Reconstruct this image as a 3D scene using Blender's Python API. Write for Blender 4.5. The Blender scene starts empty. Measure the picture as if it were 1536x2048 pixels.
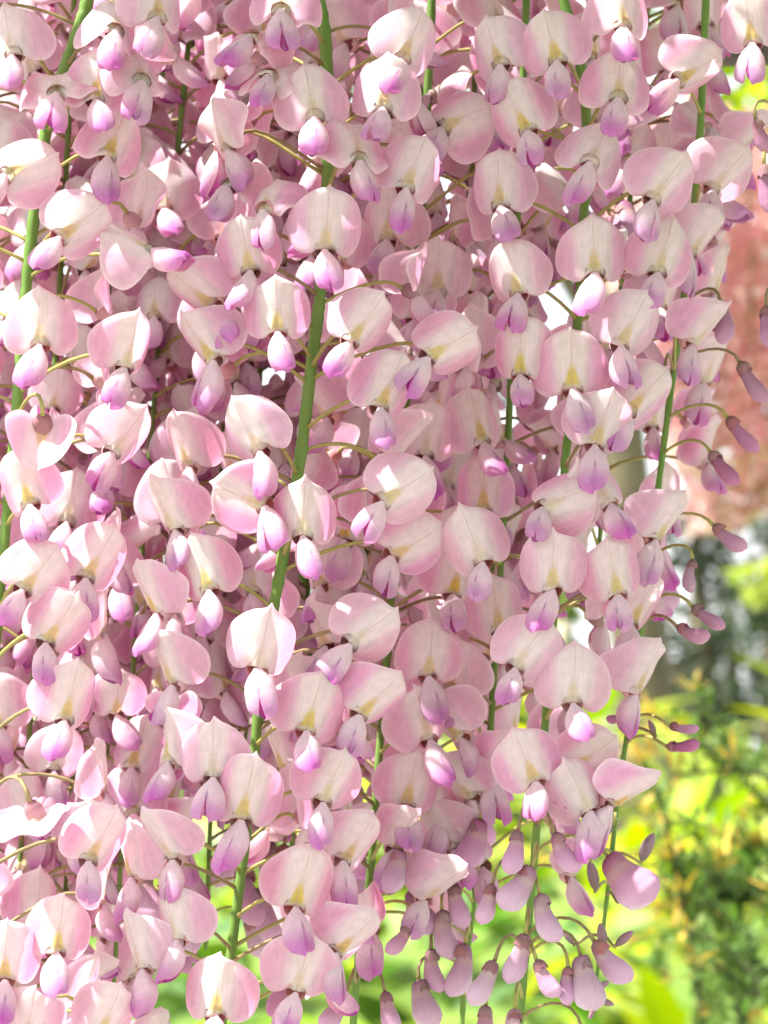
import bpy, math, random
import numpy as np
from mathutils import Vector, Matrix

random.seed(11)
rng = np.random.default_rng(11)
R = math.radians
scene = bpy.context.scene
col = scene.collection

# ------------------------------------------------------------------ camera
CAM = Vector((0.0, 0.0, 1.5))
FPX = 6750.0                       # focal length in pixels of the 1536 x 2048 photograph
cam_data = bpy.data.cameras.new('camera')
cam_data.sensor_fit = 'VERTICAL'
cam_data.sensor_height = 24.0
cam_data.lens = FPX / 2048.0 * 24.0
cam_data.clip_start = 0.02
cam_data.clip_end = 2000.0
cam_data.dof.use_dof = True
cam_data.dof.focus_distance = 0.875
cam_data.dof.aperture_fstop = cam_data.lens / 4.1
cam = bpy.data.objects.new('camera', cam_data)
cam.location = CAM
PITCH = R(4.0)
cam.rotation_euler = (R(90) + PITCH, 0, 0)
col.objects.link(cam)
scene.camera = cam

def at(px, py, Y):
    """world point seen at photograph pixel (px, py) at distance Y"""
    x, u = (px - 768.0) / FPX, (1024.0 - py) / FPX
    dy, dz = math.cos(PITCH) - u * math.sin(PITCH), math.sin(PITCH) + u * math.cos(PITCH)
    return Vector((x / dy * Y, Y, CAM.z + dz / dy * Y))
def py_of(z, Y):
    return 1024.0 - FPX * math.tan(math.atan2(z - CAM.z, Y) - PITCH)

# ------------------------------------------------------------------ sky, sun, exposure
SUN_EL, SUN_AZ = 56.0, -78.0       # azimuth measured from straight behind the camera towards its left
sd = Vector((math.sin(R(SUN_AZ)) * math.cos(R(SUN_EL)), -math.cos(R(SUN_AZ)) * math.cos(R(SUN_EL)), math.sin(R(SUN_EL))))
world = bpy.data.worlds.new('World')
scene.world = world
world.use_nodes = True
wn = world.node_tree
bg = wn.nodes['Background']
sky = wn.nodes.new('ShaderNodeTexSky')
sky.sky_type = 'NISHITA'
sky.sun_disc = False
sky.sun_elevation = R(SUN_EL)
sky.sun_rotation = math.atan2(sd.x, sd.y)
sky.air_density = 1.0
sky.dust_density = 4.0
sky.ozone_density = 1.0
bg.inputs['Strength'].default_value = 0.15
# thin bright cloud over the whole sky
wtc = wn.nodes.new('ShaderNodeTexCoord')
wnz = wn.nodes.new('ShaderNodeTexNoise'); wnz.inputs['Scale'].default_value = 3.0; wnz.inputs['Detail'].default_value = 5.0
wmr = wn.nodes.new('ShaderNodeMapRange'); wmr.inputs['From Min'].default_value = 0.3; wmr.inputs['From Max'].default_value = 0.7
wmr.inputs['To Min'].default_value = 0.45; wmr.inputs['To Max'].default_value = 0.9
wmx = wn.nodes.new('ShaderNodeMix'); wmx.data_type = 'RGBA'
wmx.inputs[7].default_value = (5.2, 5.25, 5.4, 1)
wn.links.new(wtc.outputs['Generated'], wnz.inputs['Vector'])
wn.links.new(wnz.outputs['Fac'], wmr.inputs['Value'])
wn.links.new(wmr.outputs[0], wmx.inputs[0])
wn.links.new(sky.outputs['Color'], wmx.inputs[6])
wn.links.new(wmx.outputs[2], bg.inputs['Color'])
sun_data = bpy.data.lights.new('sun', 'SUN')
sun_data.energy = 4.6
sun_data.angle = R(0.5)
sun_data.color = (1.0, 0.965, 0.92)
sun = bpy.data.objects.new('sun', sun_data)
sun.rotation_euler = sd.to_track_quat('Z', 'Y').to_euler()
sun.location = (0, 0, 6)
col.objects.link(sun)
scene.view_settings.view_transform = 'Standard'
scene.view_settings.look = 'None'
scene.view_settings.exposure = 1.58
scene.view_settings.gamma = 1.0
scene.render.engine = 'CYCLES'
scene.cycles.max_bounces = 6
scene.cycles.diffuse_bounces = 4
scene.cycles.glossy_bounces = 3
scene.cycles.transmission_bounces = 6
scene.cycles.caustics_reflective = False
scene.cycles.caustics_refractive = False
scene.cycles.use_denoising = True
scene.cycles.adaptive_threshold = 0.02

# ------------------------------------------------------------------ materials
def new_mat(name):
    m = bpy.data.materials.new(name)
    m.use_nodes = True
    nt = m.node_tree
    for n in list(nt.nodes): nt.nodes.remove(n)
    out = nt.nodes.new('ShaderNodeOutputMaterial')
    return m, nt, out

def petal_mat(name, trans=0.42, tint=(1.0, 0.72, 0.80), hue_var=0.03, rough=0.5, vein=60.0, bump=0.12, val_var=0.12, vein_amp=1.0):
    """thin petal or leaf: colour from the mesh's own pattern, varied per object; light passes through"""
    m, nt, out = new_mat(name)
    N, L = nt.nodes.new, nt.links.new
    at_ = N('ShaderNodeVertexColor'); at_.layer_name = 'Col'
    oi = N('ShaderNodeObjectInfo')
    hs = N('ShaderNodeHueSaturation')
    mr = N('ShaderNodeMapRange'); mr.inputs['To Min'].default_value = 0.5 - hue_var; mr.inputs['To Max'].default_value = 0.5 + hue_var
    L(oi.outputs['Random'], mr.inputs['Value']); L(mr.outputs[0], hs.inputs['Hue'])
    m2 = N('ShaderNodeMath'); m2.operation = 'MULTIPLY'; m2.inputs[1].default_value = 7.31
    m3 = N('ShaderNodeMath'); m3.operation = 'FRACT'
    L(oi.outputs['Random'], m2.inputs[0]); L(m2.outputs[0], m3.inputs[0])
    mr2 = N('ShaderNodeMapRange'); mr2.inputs['To Min'].default_value = 1.0 - 2.2 * val_var; mr2.inputs['To Max'].default_value = 1.0 + 2.2 * val_var
    L(m3.outputs[0], mr2.inputs['Value']); L(mr2.outputs[0], hs.inputs['Saturation'])
    tc = N('ShaderNodeTexCoord')
    mp = N('ShaderNodeMapping'); mp.inputs['Scale'].default_value = (vein * 14, vein * 14, vein * 1.6)
    L(tc.outputs['Object'], mp.inputs['Vector'])
    nz = N('ShaderNodeTexNoise'); nz.inputs['Scale'].default_value = 1.0; nz.inputs['Detail'].default_value = 2.0
    L(mp.outputs[0], nz.inputs['Vector'])
    nz2 = N('ShaderNodeTexNoise'); nz2.inputs['Scale'].default_value = vein * 4; nz2.inputs['Detail'].default_value = 2.0
    L(tc.outputs['Object'], nz2.inputs['Vector'])
    av = N('ShaderNodeMath'); av.operation = 'ADD'; L(nz.outputs['Fac'], av.inputs[0]); L(nz2.outputs['Fac'], av.inputs[1])
    mr3 = N('ShaderNodeMapRange'); mr3.inputs['From Min'].default_value = 0.6; mr3.inputs['From Max'].default_value = 1.4
    mr3.inputs['To Min'].default_value = 1.0 - val_var * 0.9 * vein_amp; mr3.inputs['To Max'].default_value = 1.0 + val_var * 0.5 * vein_amp
    L(av.outputs[0], mr3.inputs['Value']); L(mr3.outputs[0], hs.inputs['Value'])
    L(at_.outputs['Color'], hs.inputs['Color'])
    pr = N('ShaderNodeBsdfPrincipled')
    pr.inputs['Roughness'].default_value = rough
    pr.inputs['Specular IOR Level'].default_value = 0.2
    L(hs.outputs[0], pr.inputs['Base Color'])
    tr = N('ShaderNodeBsdfTranslucent')
    mx = N('ShaderNodeMix'); mx.data_type = 'RGBA'; mx.blend_type = 'MULTIPLY'; mx.inputs[0].default_value = 1.0
    L(hs.outputs[0], mx.inputs[6]); mx.inputs[7].default_value = (*tint, 1)
    L(mx.outputs[2], tr.inputs['Color'])
    ms = N('ShaderNodeMixShader'); ms.inputs[0].default_value = trans
    L(pr.outputs[0], ms.inputs[1]); L(tr.outputs[0], ms.inputs[2]); L(ms.outputs[0], out.inputs['Surface'])
    return m

def solid_mat(name, c1, c2, scale=80.0, rough=0.6, bump=0.2, dist=0.001, stretch=(1, 1, 1), spec=0.3, detail=5.0):
    m, nt, out = new_mat(name)
    N, L = nt.nodes.new, nt.links.new
    tc = N('ShaderNodeTexCoord')
    mp = N('ShaderNodeMapping'); mp.inputs['Scale'].default_value = stretch
    L(tc.outputs['Object'], mp.inputs['Vector'])
    nz = N('ShaderNodeTexNoise'); nz.inputs['Scale'].default_value = scale; nz.inputs['Detail'].default_value = detail
    L(mp.outputs[0], nz.inputs['Vector'])
    cr = N('ShaderNodeValToRGB')
    cr.color_ramp.elements[0].position = 0.32; cr.color_ramp.elements[0].color = (*c1, 1)
    cr.color_ramp.elements[1].position = 0.68; cr.color_ramp.elements[1].color = (*c2, 1)
    L(nz.outputs['Fac'], cr.inputs[0])
    bp = N('ShaderNodeBump'); bp.inputs['Strength'].default_value = bump; bp.inputs['Distance'].default_value = dist
    L(nz.outputs['Fac'], bp.inputs['Height'])
    pr = N('ShaderNodeBsdfPrincipled')
    pr.inputs['Roughness'].default_value = rough
    pr.inputs['Specular IOR Level'].default_value = spec
    L(cr.outputs[0], pr.inputs['Base Color']); L(bp.outputs[0], pr.inputs['Normal'])
    L(pr.outputs[0], out.inputs['Surface'])
    return m

M_PETAL = petal_mat('petal', 0.48, (1.0, 0.53, 0.70), 0.014, 0.6, 80.0, 0.10, 0.12, 1.25)
M_BUD = petal_mat('bud_petal', 0.22, (1.0, 0.72, 0.80), 0.012, 0.5, 60.0, 0.12)
M_CALYX = petal_mat('calyx', 0.15, (1.0, 0.7, 0.6), 0.02, 0.7, 90.0, 0.25)
M_STEM = solid_mat('rachis_green', (0.10, 0.20, 0.030), (0.16, 0.27, 0.055), 300.0, 0.55, 0.3, 0.0004, (1, 1, 0.15))
M_PED = solid_mat('pedicel_olive', (0.27, 0.25, 0.07), (0.38, 0.33, 0.11), 260.0, 0.6, 0.2, 0.0003)
M_PED2 = solid_mat('pedicel_brown', (0.20, 0.14, 0.07), (0.30, 0.24, 0.10), 260.0, 0.6, 0.2, 0.0003)
M_LEAF = petal_mat('leaf', 0.36, (0.95, 1.0, 0.55), 0.02, 0.45, 8.0, 0.3, 0.16)
M_SHADE_LEAF = petal_mat('shade_leaf', 0.18, (0.95, 1.0, 0.6), 0.02, 0.45, 8.0, 0.3, 0.16)  # darker, less translucent leaf so little green light tints the flowers
M_NEEDLE = petal_mat('needle', 0.3, (1.0, 1.0, 0.5), 0.0, 0.6, 8.0, 0.0, 0.04)
M_TWIG = solid_mat('yew_twig', (0.045, 0.05, 0.02), (0.08, 0.08, 0.035), 60.0, 0.8, 0.4, 0.002)
M_BARK = solid_mat('bark', (0.075, 0.060, 0.038), (0.17, 0.14, 0.085), 9.0, 0.9, 0.8, 0.02, (1, 1, 0.25))
M_VINE = solid_mat('vine_bark', (0.075, 0.065, 0.05), (0.16, 0.14, 0.10), 40.0, 0.85, 0.6, 0.003, (1, 1, 0.4))
M_TIMBER = solid_mat('timber', (0.62, 0.53, 0.38), (0.74, 0.66, 0.50), 18.0, 0.7, 0.3, 0.002, (1, 1, 0.1))
M_LAWN = solid_mat('lawn', (0.07, 0.13, 0.02), (0.16, 0.24, 0.035), 3.0, 0.9, 0.6, 0.05)
M_GRAVEL = solid_mat('gravel', (0.24, 0.23, 0.215), (0.36, 0.345, 0.32), 30.0, 0.9, 0.7, 0.01)

# ------------------------------------------------------------------ mesh helpers
def mesh(name, verts, faces, mat, cols=None, smooth=True):
    me = bpy.data.meshes.new(name)
    me.from_pydata([tuple(v) for v in verts], [], faces)
    if cols is not None:
        a = me.color_attributes.new('Col', 'FLOAT_COLOR', 'POINT')
        c = np.ones((len(verts), 4), dtype=np.float32); c[:, :3] = cols
        a.data.foreach_set('color', c.ravel())
    if smooth:
        me.polygons.foreach_set('use_smooth', [True] * len(me.polygons))
    me.materials.append(mat)
    me.update()
    return me

def link(name, me, parent=None, mtx=None):
    o = bpy.data.objects.new(name, me)
    col.objects.link(o)
    if parent is not None: o.parent = parent
    if mtx is not None: o.matrix_basis = mtx
    return o

def tag(o, label=None, cat=None, group=None, kind=None):
    if label: o['label'] = label
    if cat: o['category'] = cat
    if group: o['group'] = group
    if kind: o['kind'] = kind
    return o

def tube_data(pts, rad, sides=6):
    """tube through pts; rad is a number or a list"""
    pts = [Vector(p) for p in pts]
    n = len(pts)
    rads = [rad] * n if isinstance(rad, (int, float)) else list(rad)
    V, F = [], []
    up = None
    for i, p in enumerate(pts):
        t = (pts[min(i + 1, n - 1)] - pts[max(i - 1, 0)]).normalized()
        if up is None:
            up = Vector((0, 1, 0)) if abs(t.y) < 0.9 else Vector((1, 0, 0))
        a = (up - t * up.dot(t)).normalized()
        b = t.cross(a)
        up = a
        for k in range(sides):
            th = 2 * math.pi * k / sides
            V.append(p + (a * math.cos(th) + b * math.sin(th)) * rads[i])
    for i in range(n - 1):
        for k in range(sides):
            k2 = (k + 1) % sides
            F.append((i * sides + k, i * sides + k2, (i + 1) * sides + k2, (i + 1) * sides + k))
    F.append(tuple(range(sides - 1, -1, -1)))
    F.append(tuple((n - 1) * sides + k for k in range(sides)))
    return V, F

def catmull(pts, n):
    P = np.array([list(p) for p in pts], dtype=float)
    P = np.vstack([2 * P[0] - P[1], P, 2 * P[-1] - P[-2]])
    out = []
    segs = len(P) - 3
    for s in np.linspace(0, segs - 1e-6, n):
        i = int(s); t = s - i
        p0, p1, p2, p3 = P[i:i + 4]
        out.append(0.5 * ((2 * p1) + (-p0 + p2) * t + (2 * p0 - 5 * p1 + 4 * p2 - p3) * t * t + (-p0 + 3 * p1 - 3 * p2 + p3) * t ** 3))
    return np.array(out)

def mixc(a, b, t):
    t = np.clip(t, 0, 1)[:, None]
    return a * (1 - t) + b * t
def sstep(a, b, x):
    t = np.clip((x - a) / (b - a), 0, 1)
    return t * t * (3 - 2 * t)

CM = 0.01
C_FLANK = np.array((0.785, 0.56, 0.69))
C_DEEP = np.array((0.76, 0.43, 0.59))
C_CREAM = np.array((0.825, 0.82, 0.775))
C_RIM_LIT = np.array((0.90, 0.81, 0.85))
C_YEL = np.array((0.70, 0.58, 0.08))
C_WHITE = np.array((0.86, 0.79, 0.825))
C_VIOL = np.array((0.60, 0.24, 0.57))
C_PURP = np.array((0.30, 0.06, 0.30))

# ------------------------------------------------------------------ wisteria petals (shared meshes, flower frame: z up the banner, -y towards the viewer)
OUTL = [(0, 1.80), (0.06, 1.72), (0.20, 1.63), (0.44, 1.50), (0.74, 1.26), (1.02, 0.93), (1.18, 0.55), (1.11, 0.20), (0.86, -0.08),
        (0.60, -0.22), (0.38, -0.20), (0.22, -0.07), (0.12, -0.02), (0, -0.01)]
def banner_mesh(fold, reflex, ruffle, asym, seed, crease=0.16, pink=0.0, yel=1.0):
    r = np.random.default_rng(seed)
    right = catmull([(x * 1.15, z) for x, z in OUTL], 44)
    left = right[::-1][1:-1].copy(); left[:, 0] *= -1
    outl = np.vstack([right, left])
    M = len(outl)
    ang = np.linspace(0, 2 * np.pi, M, endpoint=False)
    wob = 1 + 0.03 * np.sin(3 * ang + r.uniform(0, 6)) + 0.02 * np.sin(5 * ang + r.uniform(0, 6)) + 0.010 * np.sin(9 * ang + r.uniform(0, 6))
    c = np.array((0.0, 0.70))
    FR = [0.09, 0.2, 0.31, 0.42, 0.52, 0.62, 0.71, 0.79, 0.86, 0.91, 0.95, 0.98, 1.0]
    RINGS = 13
    P, rr, aa = [c.copy()], [0.0], [0.0]
    for k in range(1, RINGS + 1):
        f = FR[k - 1]
        q = c + (outl - c) * f * (1 + (wob - 1)[:, None] * f * f)
        P += list(q); rr += [f] * M; aa += list(ang)
    P = np.array(P); rr = np.array(rr); aa = np.array(aa)
    x, z = P[:, 0].copy(), P[:, 1].copy()
    sgn = np.where(x >= 0, 1.0, -1.0)
    s = np.abs(x)
    # arc cross-section: halves roll back from the midrib
    g = np.linspace(0, 1.5, 300)
    def arc(fold_):
        phi = crease * (1 - np.exp(-g / 0.07)) + (fold_ - crease) * (g / 1.25) ** 1.15
        X = np.concatenate([[0], np.cumsum(np.cos(phi[:-1]) * np.diff(g))])
        Y = np.concatenate([[0], np.cumsum(np.sin(phi[:-1]) * np.diff(g))])
        return X, Y
    XR, YR = arc(fold * (1 + asym)); XL, YL = arc(fold * (1 - asym))
    nx = np.where(sgn > 0, np.interp(s, g, XR), -np.interp(s, g, XL))
    ny = np.where(sgn > 0, np.interp(s, g, YR), np.interp(s, g, YL))
    # lengthwise reflex, lobes curl back, ruffled margin, rolled rim
    ny = ny + reflex * (np.maximum(z - 0.7, 0)) ** 2 + 0.30 * np.maximum(0.35 - z, 0) ** 1.5 * (s > 0.12)
    ny = ny + ruffle * rr ** 3 * (0.06 * np.sin(2 * aa + r.uniform(0, 6)) + 0.045 * np.sin(4 * aa + r.uniform(0, 6)) + 0.03 * np.sin(7 * aa + r.uniform(0, 6)))
    ny = ny + 0.07 * sstep(0.84, 1.0, rr) ** 2 + 0.05 * sstep(0.95, 1.0, rr)
    # gentle dents
    ny = ny + 0.03 * np.sin(2.1 * x + r.uniform(0, 6)) * np.sin(2.4 * z + r.uniform(0, 6))
    # a shallow swelling either side of the midrib near the base
    ny = ny - 0.05 * np.exp(-((s - 0.16) / 0.10) ** 2 - ((z - 0.2) / 0.25) ** 2)
    V = np.stack([nx, ny, z], 1) * CM
    # colour pattern of the petal, plus a painted highlight along its rim
    bw = r.uniform(0.18, 0.36)
    band = 1 - sstep(bw, bw + r.uniform(0.35, 0.6), s * (1.15 - 0.18 * z))
    cc = np.tile(C_FLANK, (len(P), 1))
    cc = mixc(cc, C_DEEP, (0.35 + pink) * sstep(0.45, 0.8, s) * (1 - sstep(0.75, 1.0, rr)))
    cc = mixc(cc, C_CREAM, band * 0.93)
    cc = mixc(cc, C_RIM_LIT, 0.25 * sstep(0.84, 0.96, rr) + 0.65 * sstep(0.955, 0.985, rr))  # bright edge light painted into the rim colour
    tri = np.clip(1 - s / (0.05 + 0.20 * np.clip((0.78 - z) / 0.62, 0, 1)), 0, 1)
    yel_m = sstep(0.0, 0.45, tri) * sstep(0.02, 0.18, z) * (1 - sstep(0.45, 0.80, z)) * yel
    cc = mixc(cc, C_YEL, yel_m * 0.80)
    cc = mixc(cc, np.array((0.62, 0.50, 0.40)), 0.55 * np.exp(-(s / 0.018) ** 2) * (1 - sstep(1.2, 1.8, z)))
    cc = mixc(cc, np.array((0.80, 0.70, 0.52)), 0.6 * (1 - sstep(0.0, 0.12, z)) * (s < 0.2))
    F = [(0, 1 + (k + 1) % M, 1 + k) for k in range(M)]
    for i in range(RINGS - 1):
        a0, b0 = 1 + i * M, 1 + (i + 1) * M
        for k in range(M):
            k2 = (k + 1) % M
            F.append((a0 + k, a0 + k2, b0 + k2, b0 + k))
    return mesh('banner_petal', V, F, M_PETAL, cc)

WDIR = R(-56)      # lower petals point forward and down
def sag(v, u, x):
    """flower frame point from distance along the lower petals, height across them and sideways offset (cm)"""
    f = np.array((0, -math.cos(WDIR), math.sin(WDIR))); up = np.array((0, math.sin(WDIR), math.cos(WDIR)))
    up = np.array((0, math.sin(WDIR), math.cos(WDIR)))
    return v[:, None] * f + u[:, None] * up + x[:, None] * np.array((1.0, 0, 0))

def wing_mesh(side, spread, seed, L=1.62, curl=0.18, deep=1.0):
    r = np.random.default_rng(seed)
    nv, nw = 22, 17
    v = np.linspace(0, 1, nv); w = np.linspace(0, 1, nw) ** 1.5
    vv, ww = np.meshgrid(v, w, indexing='ij'); vv = vv.ravel(); ww = ww.ravel()
    prof = np.interp(vv, [0, 0.06, 0.16, 0.32, 0.5, 0.68, 0.82, 0.91, 0.97, 1.0], [0.11, 0.17, 0.32, 0.47, 0.52, 0.50, 0.45, 0.38, 0.27, 0.12])
    top = np.interp(vv, [0, 0.12, 0.35, 0.6, 0.8, 0.93, 1.0], [0.07, 0.15, 0.27, 0.29, 0.24, 0.15, 0.04])
    th = R(-16 if seed % 2 == (side > 0) else 2) + ww * R(156)
    x = (spread * vv * 0.6 + prof * 0.86 * np.sin(th))
    u = np.where(np.cos(th) > 0, top, prof) * np.cos(th)
    u = u + curl * vv ** 2.2 - 0.05 * np.sin(np.pi * vv) + 0.02 * side * vv
    # the lower margin sweeps back, the tip is blunt
    L = L * (1.0 if seed % 2 == (side > 0) else 0.94)
    vl = vv * L - 0.14 * ww ** 2 * vv * (1 - vv * 0.3) + 0.05 * (1 - ww) ** 2 * vv
    x = x + 0.035 * np.sin(5 * vv + r.uniform(0, 6)) * ww + 0.03 * np.sin(7 * ww + r.uniform(0, 6)) * vv
    x = x + spread * 0.25 * (1 - ww) * sstep(0.5, 1, vv)
    V = sag(vl, u, x * side)
    cc = np.tile(C_WHITE, (len(V), 1))
    cc = mixc(cc, C_FLANK, sstep(0.25, 0.75, vv) * 0.55)
    cc = mixc(cc, C_VIOL, deep * (0.85 * sstep(0.42, 0.98, vv + 0.16 * (0.5 - ww)) + 0.12 * (1 - sstep(0.0, 0.30, ww)) * sstep(0.3, 0.6, vv)))
    cc = mixc(cc, C_PURP, deep * 0.7 * (1 - sstep(0.01, 0.07, ww)) * np.exp(-((vv - 0.45) / 0.11) ** 2))
    cc = mixc(cc, C_RIM_LIT, 0.5 * sstep(0.9, 1.0, ww))  # same painted edge highlight on the wing margin
    F = []
    for i in range(nv - 1):
        for k in range(nw - 1):
            a = i * nw + k
            q = (a, a + 1, a + nw + 1, a + nw)
            F.append(q if side > 0 else q[::-1])
    return mesh('wing_petal', V * CM, F, M_PETAL, cc)

def keel_mesh(seed, L=1.50, droop=0.0):
    nv, nw = 16, 12
    v = np.linspace(0, 1, nv); th = np.linspace(R(25), R(335), nw)
    vv, tt = np.meshgrid(v, th, indexing='ij'); vv = vv.ravel(); tt = tt.ravel()
    prof = np.interp(vv, [0, 0.15, 0.4, 0.7, 0.9, 1.0], [0.07, 0.12, 0.24, 0.27, 0.19, 0.03])
    x = prof * 0.72 * np.sin(tt)
    u = prof * np.cos(tt) * 1.15 + 0.20 * vv ** 2.5 - 0.12 * np.sin(np.pi * vv) - droop * vv
    V = sag(vv * L, u, x)
    cc = np.tile(C_WHITE, (len(V), 1))
    cc = mixc(cc, C_VIOL * np.array((1.05, 0.9, 0.9)), sstep(0.25, 0.75, vv))
    cc = mixc(cc, C_PURP, 0.75 * sstep(0.72, 1.0, vv))
    F = []
    for i in range(nv - 1):
        for k in range(nw - 1):
            a = i * nw + k
            F.append((a, a + 1, a + nw + 1, a + nw))
    return mesh('keel_petal', V * CM, F, M_PETAL, cc)

def calyx_mesh(seed, tone):
    r = np.random.default_rng(seed)
    nv, nw = 9, 20
    V, cc = [], []
    for i in range(nv):
        t = i / (nv - 1)
        rad = np.interp(t, [0, 0.12, 0.35, 0.7, 1.0], [0.06, 0.15, 0.25, 0.29, 0.30])
        for k in range(nw):
            a = 2 * math.pi * k / nw
            tooth = 0.10 * max(0, math.cos(2.5 * a * 2)) * sstep(0.6, 1.0, np.array([t]))[0]
            yy = 0.56 - 0.50 * t - tooth
            V.append((rad * math.cos(a), yy, rad * 0.92 * math.sin(a) - 0.02))
            c = np.array((0.36, 0.17, 0.19)) * (1 - t) + np.array((0.56, 0.33, 0.33)) * t
            cc.append(c * tone)
    F = []
    for i in range(nv - 1):
        for k in range(nw):
            k2 = (k + 1) % nw
            F.append((i * nw + k, i * nw + k2, (i + 1) * nw + k2, (i + 1) * nw + k))
    F.append(tuple(range(nw)))
    return mesh('calyx', np.array(V) * CM, F, M_CALYX, np.array(cc))

BANNERS = [banner_mesh(f, rf, ru, a_, 100 + i, cr_, pk, ye) for i, (f, rf, ru, a_, cr_, pk, ye) in enumerate([
    (1.05, 0.05, 0.7, 0.00, 0.16, 0.0, 0.9), (1.15, 0.08, 1.0, 0.06, 0.22, 0.1, 0.75), (1.00, 0.10, 1.6, -0.08, 0.12, 0.2, 0.5),
    (1.25, 0.04, 0.9, 0.05, 0.20, 0.0, 0.35), (1.10, 0.14, 1.4, 0.10, 0.26, 0.3, 0.95), (1.35, 0.06, 1.2, -0.05, 0.18, 0.1, 0.8),
    (0.95, 0.02, 1.9, 0.00, 0.14, 0.2, 0.4), (1.20, 0.10, 2.0, -0.12, 0.20, 0.0, 0.85), (1.15, 0.03, 1.1, 0.14, 0.30, 0.0, 0.6),
    (1.02, 0.16, 1.5, -0.15, 0.10, 0.35, 0.7)])]
FOLDED = [banner_mesh(1.85, 0.0, 1.2, 0.1, 150, 0.45, 0.25, 0.5), banner_mesh(2.1, -0.05, 1.5, -0.1, 151, 0.5, 0.3, 0.4), banner_mesh(1.65, 0.05, 2.2, 0.2, 152, 0.35, 0.1, 0.6)]
OLD_BANNERS = [banner_mesh(f, rf, ru, a_, 200 + i, cr_, pk, ye) for i, (f, rf, ru, a_, cr_, pk, ye) in enumerate([
    (1.10, 0.22, 2.4, 0.10, 0.10, 0.0, 0.45), (0.85, 0.30, 3.0, -0.10, 0.06, 0.1, 0.4), (1.35, 0.18, 2.6, 0.15, 0.22, 0.0, 0.5),
    (0.70, 0.26, 3.4, -0.18, 0.05, 0.2, 0.35)])]
WINGS = [(wing_mesh(-1, s1, 300 + i, 1.62 * l, c, d), wing_mesh(1, s2, 320 + i, 1.62 * l, c, d)) for i, (s1, s2, l, c, d) in enumerate([
    (0.02, 0.02, 1.0, 0.18, 1.0), (0.08, 0.05, 0.96, 0.10, 0.9), (0.0, 0.12, 1.05, 0.24, 1.1), (0.16, 0.14, 0.95, 0.05, 0.85),
    (0.04, 0.0, 1.08, 0.30, 1.0), (0.30, 0.10, 1.0, 0.12, 0.95)])]
KEELS = [keel_mesh(0, 1.45, 0.0), keel_mesh(1, 1.55, 0.18), keel_mesh(2, 1.40, 0.06)]
CALYXES = [calyx_mesh(0, 1.0), calyx_mesh(1, 1.25), calyx_mesh(2, 0.8)]

# closed buds: frame with the calyx at the origin and the body running along -z, belly towards -y
def bud_mesh(seed, fat, bend, flare, plum=0.0):
    r = np.random.default_rng(seed)
    nv, nw = 26, 22
    V, cc = [], []
    for i in range(nv):
        t = i / (nv - 1)
        a = np.interp(t, [0, 0.06, 0.2, 0.4, 0.62, 0.8, 0.92, 0.98, 1.0], [0.16, 0.21, 0.22, 0.27, 0.36, 0.36, 0.25, 0.12, 0.03]) * fat
        b = np.interp(t, [0, 0.06, 0.2, 0.4, 0.62, 0.8, 0.92, 0.98, 1.0], [0.16, 0.21, 0.21, 0.22, 0.25, 0.22, 0.15, 0.08, 0.02]) * fat
        yc = bend * 0.95 * (t ** 2.0 - t) + 0.03 * t
        zc = -2.15 * (t - 0.06 * bend * t * t)
        for k in range(nw):
            th = 2 * math.pi * k / nw
            cx, cy = math.cos(th), math.sin(th)
            fl = 1 + flare * sstep(0.35, 0.8, np.array([t]))[0] * max(0, -cy) ** 2
            ridge = 0.10 * fat * math.exp(-((th - math.pi / 2) / 0.22) ** 2) * math.sin(math.pi * min(1, t * 1.02))
            groove = -0.06 * fat * math.exp(-((th - 1.5 * math.pi) / 0.16) ** 2) * sstep(0.3, 0.6, np.array([t]))[0]
            V.append((b * cx * fl, yc + a * cy + ridge - groove, zc))
            c = mixc(np.array([(0.33, 0.13, 0.20)]), np.array([(0.62, 0.39, 0.53)]), np.array([1.3 * t]))[0]
            lip = math.exp(-((th - 1.5 * math.pi) / 0.6) ** 2) * sstep(0.35, 0.75, np.array([t]))[0]
            c = c * (1 - 0.75 * lip) + np.array((0.80, 0.73, 0.80)) * 0.75 * lip
            olive = math.exp(-((t - 0.27) / 0.09) ** 2) * 0.35
            c = c * (1 - olive) + np.array((0.58, 0.48, 0.34)) * olive
            c = c * (1 - plum) + np.array((0.40, 0.16, 0.27)) * plum * (0.75 + 0.5 * t)
            cc.append(c)
    F = []
    for i in range(nv - 1):
        for k in range(nw):
            k2 = (k + 1) % nw
            F.append((i * nw + k, i * nw + k2, (i + 1) * nw + k2, (i + 1) * nw + k))
    F.append(tuple(range(nw - 1, -1, -1))); F.append(tuple((nv - 1) * nw + k for k in range(nw)))
    return mesh('bud_petals', np.array(V) * CM, F, M_BUD, np.array(cc))
BUDS = [bud_mesh(i, f, b, fl) for i, (f, b, fl) in enumerate([(1.3, 0.5, 0.0), (1.3, 0.9, 0.15), (1.6, 0.75, 0.6), (1.95, 0.85, 0.8), (1.12, 0.6, 0.0)])]
BUDS += [bud_mesh(10, 1.15, 0.8, 0.0, 0.7), bud_mesh(11, 1.0, 0.5, 0.0, 0.8), bud_mesh(12, 1.2, 0.95, 0.1, 0.55)]
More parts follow.
